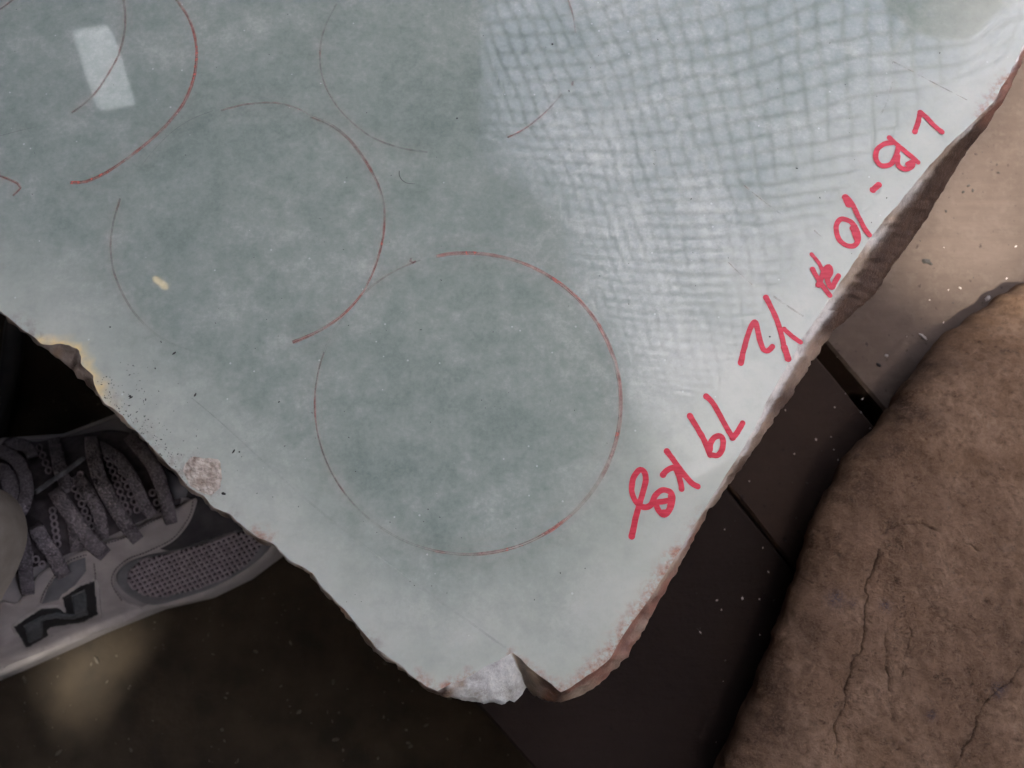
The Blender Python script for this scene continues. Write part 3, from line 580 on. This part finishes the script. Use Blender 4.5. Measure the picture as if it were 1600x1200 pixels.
bm = bmesh.new(); bm.from_mesh(rock.data); bmesh.ops.recalc_face_normals(bm, faces=bm.faces); bm.to_mesh(rock.data); bm.free()
# debris on the boards
V = []; Fc = []
for i in range(110): speck(random.uniform(1080, 1590), random.uniform(180, 1150), random.uniform(.5, 1.4)/4000, ZP+.0003)
for x, y, r in ((1447, 408, 5), (1452, 411, 3), (1373, 570, 3), (1478, 330, 2), (1505, 300, 2.2), (1513, 290, 2.4), (1520, 298, 2), (1560, 270, 1.6)): speck(x, y, r/4000, ZP+.0003)
tag(mesh('debris', V, Fc, M['grit'], smooth=False), 'small dark crumbs scattered on the tan boards', 'debris', kind='stuff')
V = []; Fc = []
for i in range(70): speck(random.uniform(1080, 1590), random.uniform(350, 1180), random.uniform(.5, 1.3)/4000, ZP+.0003)
for x, y, r in ((1544, 466, 4), (1443, 527, 3.6), (1385, 556, 2.6), (1500, 450, 2), (1275, 687, 2), (1160, 935, 2.4), (1120, 938, 1.6)): speck(x, y, r/4000, ZP+.0003)
tag(mesh('pale_chips', V, Fc, M['pebble'], smooth=False), 'tiny pale stone chips scattered on the tan boards', 'debris', kind='stuff')

V = []; Fc = []
for i in range(420): speck(random.uniform(-60, 800), random.uniform(480, 1230), random.uniform(.4, 1.5)*random.choice((1, 1, 1, 2.2))/2700, ZF+.0003)
tag(mesh('floor_grit', V, Fc, M['pebble_dark'], smooth=False), 'crumbs of stone scattered on the dark floor around the sneaker', 'debris', kind='stuff')
# ------------------------------------------------------------------ sneaker
AX, BX = (.911, -.413), (.413, .911)
def uv(x, y): x, y = x, y-1045; return x*AX[0]+y*AX[1], x*BX[0]+y*BX[1]
def pxy(u, v): return u*AX[0]+v*BX[0], 1045+u*AX[1]+v*BX[1]
NEAR = [(-200, -8), (0, 0), (150, 0), (250, 4), (330, 20), (400, 18), (459, 5), (500, -30), (530, -75), (555, -140)]
FAR = [(-200, -330), (0, -330), (147, -323), (240, -288), (336, -282), (420, -270), (500, -225), (530, -190), (555, -150)]
PRO = [(0, 24), (.04, 34), (.1, 44), (.25, 58), (.42, 73), (.55, 79), (.68, 79), (.82, 70), (.93, 54), (1, 34)]
FU = [(-200, 1.35), (0, 1.2), (120, 1.08), (250, .9), (350, .76), (430, .66), (500, .5), (555, .3)]
def sz(u, v):
    a, b = curve1(NEAR, u), curve1(FAR, u); t = min(1, max(0, (a-v)/(a-b)))
    return ZF+(24+(curve1(PRO, t)-24)*curve1(FU, u))/1000
def sp(x, y, off=0):
    u, v = uv(x, y); return at(x, y, sz(u, v)+off)
shoe = empty('sneaker', at(160, 860, ZF)); tag(shoe, 'grey suede and mesh sneaker with letter N on its side under the slab', 'sneaker')
V = []; Fc = []; us = list(range(-160, 556, 6)); nv = 44
for u in us:
    a, b = curve1(NEAR, u), curve1(FAR, u)
    for j in range(nv+1):
        t = j/nv; v_ = lerp(a, b, t); x, y = pxy(u, v_); V.append(at(x, y, sz(u, v_)+.0007*fbm((x/300, y/300, 0), 4)))
for i in range(len(us)-1):
    for j in range(nv): k = i*(nv+1)+j; Fc.append((k, k+nv+1, k+nv+2, k+1))
up_ = mesh('upper', V, Fc, M['suede'], shoe)
# sole: wall from the upper's rim to the floor, all round
loop = [pxy(u, curve1(NEAR, u)) for u in us]+[pxy(u, curve1(FAR, u)) for u in reversed(us)]
V = []; Fc = []; n = len(loop); cc = at(160, 860, ZF)
prof = [(.0005, .0), (-.0002, .0022), (-.004, .0034), (-.012, .0024), (-.020, .0036), (-.0239, .002)]
for (x, y) in loop:
    u, v_ = uv(x, y); q = at(x, y, sz(u, v_)); d = Vector((q.x-cc.x, q.y-cc.y, 0)); 
    nrm = Vector((BX[0], -BX[1], 0)) if v_ > -140 else Vector((-BX[0], BX[1], 0))
    if u > 440: nrm = (nrm+Vector((AX[0], -AX[1], 0))*((u-440)/60)).normalized()
    for dz, ex in prof:
        zz = q.z+dz*((q.z-ZF)/.024) ; p = Vector((q.x, q.y, max(ZF+.0002, zz)))+nrm*ex; V.append(p)
m = len(prof)
for i in range(n):
    j = (i+1) % n
    for k in range(m-1): Fc.append((i*m+k, j*m+k, j*m+k+1, i*m+k+1))
mesh('sole', V, Fc, M['sole'], shoe)
def panel(name, pts, off, mat, par=shoe, step=5, smoothit=True, edge=1.2, puff=0):
    P = catmull([Vector(p) for p in pts], 4, True) if smoothit else [Vector(p) for p in pts]
    if not smoothit:
        Q = []
        for i in range(len(P)):
            a, b = P[i], P[(i+1) % len(P)]; k = max(1, int((b-a).length/4)); Q += [a.lerp(b, j/k) for j in range(k)]
        P = Q
    P = [tuple(p) for p in P]; v, f = fill(P, step, step*.5); nb = len(P)
    d = seg_dist(P, np.array([q[0] for q in v]), np.array([q[1] for q in v]))
    V = [sp(x, y, off-max(0, 1-dd/edge)*off*.35+puff*min(1, dd/14)) for (x, y), dd in zip(v, d)]; Fc = list(f); b = len(V)
    for i in range(nb): V.append(sp(*P[i], -.001))
    for i in range(nb): j = (i+1) % nb; Fc.append((i, j, b+j, b+i))
    o = mesh(name, V, Fc, M[mat], par)
    bm = bmesh.new(); bm.from_mesh(o.data); bmesh.ops.recalc_face_normals(bm, faces=bm.faces); bm.to_mesh(o.data); bm.free()
    return o
Z1 = lambda x, y: (x/2.857, 640+y/2.857)
Z6 = lambda x, y: (x/2.963, 800+y/2.963)
z1 = lambda L: [Z1(*p) for p in L]
z6 = lambda L: [Z6(*p) for p in L]
tg = panel('tongue', [(0, 700), (60, 690), (120, 680), (180, 672), (230, 690), (268, 740), (282, 786), (246, 802), (160, 843), (100, 868), (40, 890), (0, 890)], .0012, 'tongue')
panel('vamp_panel', z1([(730, 250), (850, 330), (960, 430), (1100, 530), (1000, 585), (900, 598), (760, 630), (700, 600), (800, 540), (845, 470), (850, 400), (780, 380)]), .0012, 'dark_suede')
panel('eyelet_stay', z1([(875, 395), (868, 450), (835, 520), (770, 590), (660, 645), (575, 680), (525, 725), (515, 780), (560, 850), (640, 890), (560, 950), (440, 990), (300, 1040), (60, 1130), (0, 1140), (0, 870), (80, 860), (180, 730), (330, 650), (450, 600), (560, 560), (640, 510), (720, 470), (790, 430)]), .0022, 'stay')
panel('side_overlay', z1([(380, 660), (385, 720), (330, 790), (260, 850), (185, 868), (215, 790), (270, 720), (320, 680)]), .0034, 'overlay', smoothit=False)
panel('side_overlay', z1([(735, 265), (845, 340), (830, 390), (780, 400), (755, 350)]), .0026, 'overlay', smoothit=False)
mp = z1([(570, 745), (585, 715), (640, 670), (760, 640), (900, 602), (1060, 550), (1140, 545), (1180, 570), (1130, 660), (1060, 720), (960, 770), (800, 822), (680, 835), (610, 810), (578, 780)])
panel('toe_rand', z1([(520, 740), (560, 690), (640, 655), (760, 628), (900, 590), (1060, 535), (1190, 545), (1210, 600), (1130, 690), (960, 790), (800, 845), (690, 872), (610, 850), (540, 800)]), .0016, 'overlay')
tm = panel('toe_mesh', mp, .0024, 'mesh_base')
V = []; Fc = []
mpoly = [tuple(p) for p in catmull([Vector(p) for p in mp], 4, True)]
def cords(dirx, diry, gap, lift, wv):
    nx, ny = -diry, dirx
    for k in range(-40, 41):
        ii = np.arange(-130, 131); xs = 290+nx*k*gap+dirx*ii*1.6; ys = 880+ny*k*gap+diry*ii*1.6
        ok = inside(mpoly, xs, ys); seg = [(float(xs[q]), float(ys[q]), int(ii[q])) for q in np.nonzero(ok)[0]]
        if len(seg) > 5:
            tube_data([sp(x, y, .0034+lift*math.sin(i*1.6/gap*math.pi+k*math.pi)) for x, y, i in seg], .00072, 5, V, Fc)
cords(.93, -.37, 7.2, .0004, 0); cords(.55, .83, 8.2, -.0004, 0)
mesh('weave', V, Fc, M['mesh_cord'], tm)['kind'] = 'stuff'
# raised letter: pale edging, black shadow, grey film
lt = panel('logo_letter', z6([(42, 528), (185, 430), (262, 424), (284, 432), (268, 385), (372, 322), (448, 302), (462, 322), (476, 484), (395, 526), (250, 552), (248, 575), (118, 650)]), .0030, 'whitetrim', smoothit=False, step=3)
panel('letter_shadow', z6([(60, 532), (188, 445), (262, 438), (302, 462), (285, 396), (378, 336), (440, 318), (456, 476), (388, 514), (238, 536), (222, 548), (225, 576), (122, 636)]), .0037, 'black', lt, smoothit=False, step=3)
panel('letter_face', z6([(104, 524), (186, 478), (262, 462), (340, 472), (325, 384), (398, 352), (412, 480), (345, 500), (250, 498), (200, 508), (206, 578), (130, 616)]), .0045, 'silver', lt, smoothit=False, step=3)
def lace(pts, wpx, lift=.006, arch=.003, name='lace', th=.0011, parent=None):
    Pp = catmull([Vector(p) for p in pts], 3); n = len(Pp); V = []; Fc = []; m = 8
    for i, p in enumerate(Pp):
        t = (Pp[min(i+1, n-1)]-Pp[max(i-1, 0)]).normalized(); s = Vector((-t.y, t.x)); u = i/(n-1)
        L = lift*min(1, u*9+.25)*min(1, (1-u)*9+.25)+arch*math.sin(math.pi*u)
        wd = wpx*(.86+.14*min(1, min(u, 1-u)*6)+.06*noise.noise((u*5, pts[0][0], 0)))
        for k in range(m):
            a = 2*math.pi*k/m; cs, sn = math.cos(a), math.sin(a)
            ex = math.copysign(abs(cs)**.6, cs)*wd/2; q = p+s*ex
            V.append(sp(q.x, q.y, L+th*math.copysign(abs(sn)**.7, sn)))
    for i in range(n-1):
        for k in range(m): Fc.append((i*m+k, i*m+(k+1) % m, (i+1)*m+(k+1) % m, (i+1)*m+k))
    Fc.append(tuple(range(m))[::-1]); Fc.append(tuple((n-1)*m+k for k in range(m)))
    return mesh(name, V, Fc, M['lace'], parent or shoe)
lace([(84, 684), (90, 712), (96, 740), (110, 768)], 22, .003)
lace([(119, 742), (140, 775), (154, 802), (161, 842)], 22, .003)
lace([(150, 695), (180, 712), (208, 750), (226, 790), (240, 806)], 20, .004)
lace([(200, 680), (222, 705), (243, 735), (257, 775), (268, 819)], 22, .007)
lace([(143, 682), (146, 712), (156, 748), (176, 787), (197, 820), (216, 845)], 24, .0075)
lace([(86, 768), (103, 792), (116, 822), (120, 862)], 22, .003)
lace([(84, 765), (101, 790), (118, 814), (138, 842), (165, 868)], 27, .008)
lace([(54, 820), (66, 843), (80, 862), (92, 885), (102, 902)], 26, .006)
lace([(34, 830), (38, 862), (40, 895), (44, 930)], 24, .006)
lace([(-20, 706), (10, 708), (32, 728), (42, 762), (34, 795), (12, 812), (-20, 812)], 22, .017, .004)
lace([(-20, 738), (4, 736), (16, 758), (14, 784), (-10, 792)], 26, .013, .004)
lace([(10, 700), (30, 694), (46, 702), (52, 716)], 20, .008)
V, Fc = tube_data([sp(*p, .016+.004*math.sin(i)) for i, p in enumerate(catmull([Vector(p) for p in ((56, 769), (80, 752), (105, 735), (129, 717))], 6))], .0011, 8); mesh('lace_tip', V, Fc, M['overlay'], shoe)
# open-work rings of the tongue between the laces
V = []; Fc = []
for a, b, k in (((112, 752), (143, 822), 7), ((126, 742), (157, 815), 7), ((168, 715), (200, 800), 9), ((180, 712), (214, 796), 8), ((82, 798), (90, 850), 6), ((62, 700), (76, 735), 4), ((46, 866), (66, 882), 3), ((238, 770), (252, 800), 3)):
    for i in range(k):
        t = i/(k-1); cx, cy = lerp(a[0], b[0], t), lerp(a[1], b[1], t)
        tube_data([sp(cx+4.6*math.cos(q*.785), cy+5.2*math.sin(q*.785), .0042) for q in range(9)], .0005, 5, V, Fc)
mesh('openwork', V, Fc, M['mesh_cord'], tg)['kind'] = 'stuff'
# stitching along the stay and round the toe
V = []; Fc = []
for path in (z1([(860, 400), (855, 450), (825, 510), (765, 580), (655, 635), (570, 668), (512, 720), (500, 780), (545, 855)]), z1([(410, 640), (440, 610), (560, 570), (640, 520), (720, 480)]), z1([(180, 860), (210, 790), (265, 715), (315, 672), (385, 648)]), z1([(420, 690), (425, 760), (400, 770)])):
    P_ = catmull([Vector(p) for p in path], 2.2)
    for i in range(0, len(P_)-1, 2): tube_data([sp(*P_[i], .0031), sp(*P_[i+1], .0031)], .0003, 4, V, Fc)
mesh('stitching', V, Fc, M['tongue'], shoe)['kind'] = 'stuff'
# ------------------------------------------------------------------ trouser leg standing in the sneaker
V = []; Fc = []; base = at(-42, 862, -.115); nr = 26; na = 40
for i in range(nr+1):
    h = i/nr*.36; c = base+Vector((-.10*h-.012*(i/nr), .02*h, h))
    for k in range(na):
        a = 2*math.pi*k/na; r = .0235*(1+.35*i/nr)*(1+.06*math.sin(3*a+i*.5)+.05*noise.noise((math.cos(a)*2, math.sin(a)*2, i*.35)))
        if i == 0: r *= .93
        V.append(c+Vector((math.cos(a)*r*1.0, math.sin(a)*r*1.35, 0)))
for i in range(nr):
    for k in range(na): Fc.append((i*na+k, i*na+(k+1) % na, (i+1)*na+(k+1) % na, (i+1)*na+k))
V2 = [v-Vector((0, 0, .0)) for v in V]
tag(mesh('trouser_leg', V, Fc, M['cloth'], loc=base), 'cream cloth trouser leg at the left edge above the sneaker', 'trousers')
# black cable on the floor
pts = catmull([at(45, 430, ZF+.02), at(24, 510, ZF+.012), at(17, 570, ZF+.009), at(6, 630, ZF+.007), at(-12, 690, ZF+.006), at(-60, 760, ZF+.006)], .004)
V, Fc = tube_data(pts, .0055, 10); tag(mesh('cable', V, Fc, M['black']), 'thick black cable at the left edge behind the sneaker', 'cable')

# ------------------------------------------------------------------ overhead: what the polished face mirrors, and added light blockers
# netting, sloping down towards the upper right
a, b, c = mirror_pt(1400, 60, .98), mirror_pt(900, 100, 1.30), mirror_pt(1120, 520, 1.72)
nrm = (b-a).cross(c-a).normalized()
e1 = (a-b); e1 = (e1-nrm*e1.dot(nrm)).normalized(); e2 = nrm.cross(e1)
CELL = .030; NX0, NX1, NY0, NY1 = -60, 44, -60, 60
def npt(i, j, sub=0):
    x, y = i*CELL, j*CELL
    wx = .012*fbm((x, y, 1), 5, 3)+.006*noise.noise((x*30, y*30, 2)); wy = .012*fbm((x, y, 4), 5, 3)+.006*noise.noise((x*30, y*30, 7))
    return a+e1*(x+wx)+e2*(y+wy+.03*math.sin(x*3))+nrm*(.035*math.sin(x*4+1)+.03*math.cos(y*3.3)+.02*fbm((x, y, 8), 3, 2))
V = []; Fc = []
for i in range(NX0, NX1+1): tube_data([npt(i+.12*noise.noise((i, k*.5, 1)), k/2) for k in range(NY0*2, NY1*2+1)], .0028, 4, V, Fc)
for j in range(NY0, NY1+1): tube_data([npt(k/2, j+.12*noise.noise((j, k*.5, 5))) for k in range(NX0*2, NX1*2+1)], .0028, 4, V, Fc)
tag(mesh('shade_net', V, Fc, M['net'], loc=a), 'square-meshed cord net hung overhead, mirrored in the polished slab', 'net')
# awning sheet
ZA = 1.3
def mz(x, y, z=ZA):
    d = ray(x, y); d.z = -d.z; t = (z+CAMH)/d.z; return Vector((d.x*t, d.y*t, z))
edge = [(752, -150), (750, 120), (752, 258), (800, 290), (862, 330), (880, 372), (884, 440), (925, 520), (975, 605), (992, 680), (1012, 745), (1060, 790), (1180, 800), (1340, 790)]
E = [tuple(p.xy) for p in catmull([mz(*p) for p in edge], .06)]
def cast(x, y, z):                  # where the sheet must end for its shadow to end at this point
    p = at(x, y, z); t = (ZA-z)/sd.z; return (p.x+sd.x*t, p.y+sd.y*t)
OUTL = [(-1.25, E[0][1]+.5), (E[0][0], E[0][1]+.5)]+E+[(1.6, E[-1][1]), (1.6, -2.2), (-1.25, -2.2)]  # left rim as mirrored; right and front added to block sun and sky
holes = [[cast(x, y, ZF) for x, y in ((70, 1022), (235, 962), (195, 1025), (122, 1142), (95, 1095))],      # two added openings, cut to place the sun patches
         [cast(x, y, ZP) for x, y in ((1386, 424), (1494, 493), (1560, 478), (1660, 400), (1680, 60), (1600, 40), (1540, 180), (1440, 310))]]
vs_ = [Vector(p) for p in OUTL]; ed_ = [(i, (i+1) % len(OUTL)) for i in range(len(OUTL))]
for hl in holes:
    b = len(vs_); vs_ += [Vector(p) for p in hl]; ed_ += [(b+i, b+(i+1) % len(hl)) for i in range(len(hl))]
r_ = delaunay_2d_cdt(vs_, ed_, [], 1, 1e-6)
pv = [tuple(p) for p in r_[0]]; keep = []
for t_ in r_[2]:
    c = [np.array([sum(pv[k][q] for k in t_)/3]) for q in (0, 1)]
    if not any(inside(hl, c[0], c[1])[0] for hl in holes): keep.append(tuple(t_))
aw = empty('awning', (-.5, 0, ZA)); tag(aw, 'dark sheet awning overhead, seen as a dark mirror image in the slab', 'awning')
h = [mz(*p) for p in ((124, 62), (178, 54), (214, 166), (160, 174))]
o_ = mesh('canopy_sheet', [(x, y, ZA) for x, y in pv], keep, M['awning'], aw, smooth=False)
md = o_.modifiers.new('thickness', 'SOLIDIFY'); md.thickness = .004
def sheer():  # added see-through strip that softens the awning's mirrored edge
    q = NM('sheer_fabric'); a = q.math('MULTIPLY', q.attr('cover'), q.ramp(q.noise(18, 4), [(.3, .75), (.7, 1)]))
    return q.fin((.06, .065, .065), .9, None, .2, alpha=a)
M['sheer'] = sheer()
V = []; Fc = []; cov = []; nE = len(E); K = 10
for i, p in enumerate(E):
    a_, b_ = E[max(i-1, 0)], E[min(i+1, nE-1)]; t_ = Vector((b_[0]-a_[0], b_[1]-a_[1])).normalized(); nn = Vector((-t_.y, t_.x)); nn = nn if nn.x > 0 else -nn
    wv = .10+.05*noise.noise((i*.25, 0, 0))
    for k in range(K+1):
        u = k/K; V.append((p[0]-.02+nn.x*wv*u, p[1]+nn.y*wv*u, ZA-.012-.01*u)); cov.append(.9*(1-u)**1.3)
for i in range(nE-1):
    for k in range(K): c0 = i*(K+1)+k; Fc.append((c0, c0+1, c0+K+2, c0+K+1))
mesh('sheer_border', V, Fc, M['sheer'], aw, attrs=dict(cover=('F', cov)))
def curtain(P, Q, z0):  # added unseen curtain keeping sky light out on the left and front
    V = []; Fc = []; n = 60
    for i in range(n+1):
        p = Vector(P).lerp(Vector(Q), i/n); d = (Vector(Q)-Vector(P)).normalized(); nn = Vector((-d.y, d.x))*.03*math.sin(i*.9)
        for z in (ZA-.001, (ZA+z0)/2, z0): f = (ZA-z)/(ZA-z0); V.append((p.x+nn.x*f, p.y+nn.y*f, z))
    for i in range(n):
        for k in range(2): Fc.append((i*3+k, i*3+k+1, i*3+k+4, i*3+k+3))
    o = mesh('side_curtain', V, Fc, M['awning'], aw); md = o.modifiers.new('thickness', 'SOLIDIFY'); md.thickness = .003
def screen(P, Q, top):  # added unseen sheet that blocks low sky light
    root_ = empty('canvas_screen', ((P[0]+Q[0])/2, (P[1]+Q[1])/2, ZF)); V = []; Fc = []; n = 80
    for i in range(n+1):
        p = Vector(P).lerp(Vector(Q), i/n); d = (Vector(Q)-Vector(P)).normalized(); nn = Vector((-d.y, d.x))*.02*math.sin(i*.8)
        for z in (ZF+.002, top*.5, top): V.append((p.x+nn.x, p.y+nn.y, z+(.01*math.sin(i*.31) if z > 0 else 0)))
    for i in range(n):
        for k in range(2): Fc.append((i*3+k, i*3+k+1, i*3+k+4, i*3+k+3))
    o = mesh('canvas', V, Fc, M['awning'], root_); md = o.modifiers.new('thickness', 'SOLIDIFY'); md.thickness = .003
    for e in (P, Q):
        V, Fc = tube_data([Vector((*e, ZF)), Vector((*e, top+.05))], .018, 10); mesh('post', V, Fc, M['wood'], root_)
    tag(root_, 'waist-high dark canvas screen %s the stall, out of the picture' % ('on the right of' if P[0] > 1 and Q[0] > 1.34 else 'behind'), 'screen', 'canvas screens round the stall')
curtain((-1.24, E[0][1]+.5), (-1.24, -2.19), ZF+.02); curtain((-1.24, -2.19), (1.58, -2.19), ZF+.02)
screen((1.35, 1.6), (1.35, -1.9), .8); screen((-1.1, 1.6), (1.33, 1.6), .8)
hc = sum(h, Vector())/4
q = [hc+(p-hc)*1.0-Vector((0, 0, .03)) for p in h]
q = [Vector((p.x, p.y, ZA-.03)) for p in q]
V = [tuple(p) for p in q]+[(p.x, p.y, ZA-.002) for p in q]
M['panel'] = emis('lit_panel', (.93, .97, 1), .30); M['tube'] = emis('lit_tube', (1, .70, .28), .7)
mesh('lit_panel', V, [(3, 2, 1, 0), (4, 5, 6, 7), (0, 1, 5, 4), (1, 2, 6, 5), (2, 3, 7, 6), (3, 0, 4, 7)], M['panel'], aw, smooth=False)
p0, p1 = mz(242, 435, ZA-.05), mz(260, 449, ZA-.05)
lamp = empty('tube_lamp', (p0+p1)/2+Vector((0, 0, .05))); tag(lamp, 'short warm tube lamp under the awning, mirrored as a yellow dash', 'lamp')
V, Fc = tube_data([p0, p1], .006, 10); mesh('tube', V, Fc, M['tube'], lamp)
dd = Vector((0, 0, .02)); V, Fc = tube_data([p0+dd*1.6, p1+dd*1.6], .012, 8); mesh('housing', V, Fc, M['sole'], lamp)
# dark dome under the net, added in place of an onlooker's mirrored head
pc = mirror_pt(1497, -52, .80); shd = empty('pendant_shade', pc); tag(shd, 'dark round pendant shade hanging above the slab, mirrored at the top edge', 'lampshade')
V = []; Fc = []; na = 40; pr = [(.073, 0), (.074, .008), (.069, .025), (.054, .042), (.03, .052), (.014, .056), (.012, .065)]
for r, z in pr:
    for k in range(na): t = 2*math.pi*k/na; V.append(pc+Vector((r*math.cos(t), r*math.sin(t), z)))
for i in range(len(pr)-1):
    for k in range(na): Fc.append((i*na+k, i*na+(k+1) % na, (i+1)*na+(k+1) % na, (i+1)*na+k))
mesh('shade', V, Fc, M['awning'], shd); V, Fc = tube_data([pc+Vector((0, 0, .06)), pc+Vector((0, 0, .14))], .003, 6); mesh('cord', V, Fc, M['black'], shd)
V, Fc = tube_data([pc+Vector((0, 0, .02)), pc+Vector((0, 0, .055))], lambda u: .02-.008*u, 12); mesh('bulb_holder', V, Fc, M['black'], shd)
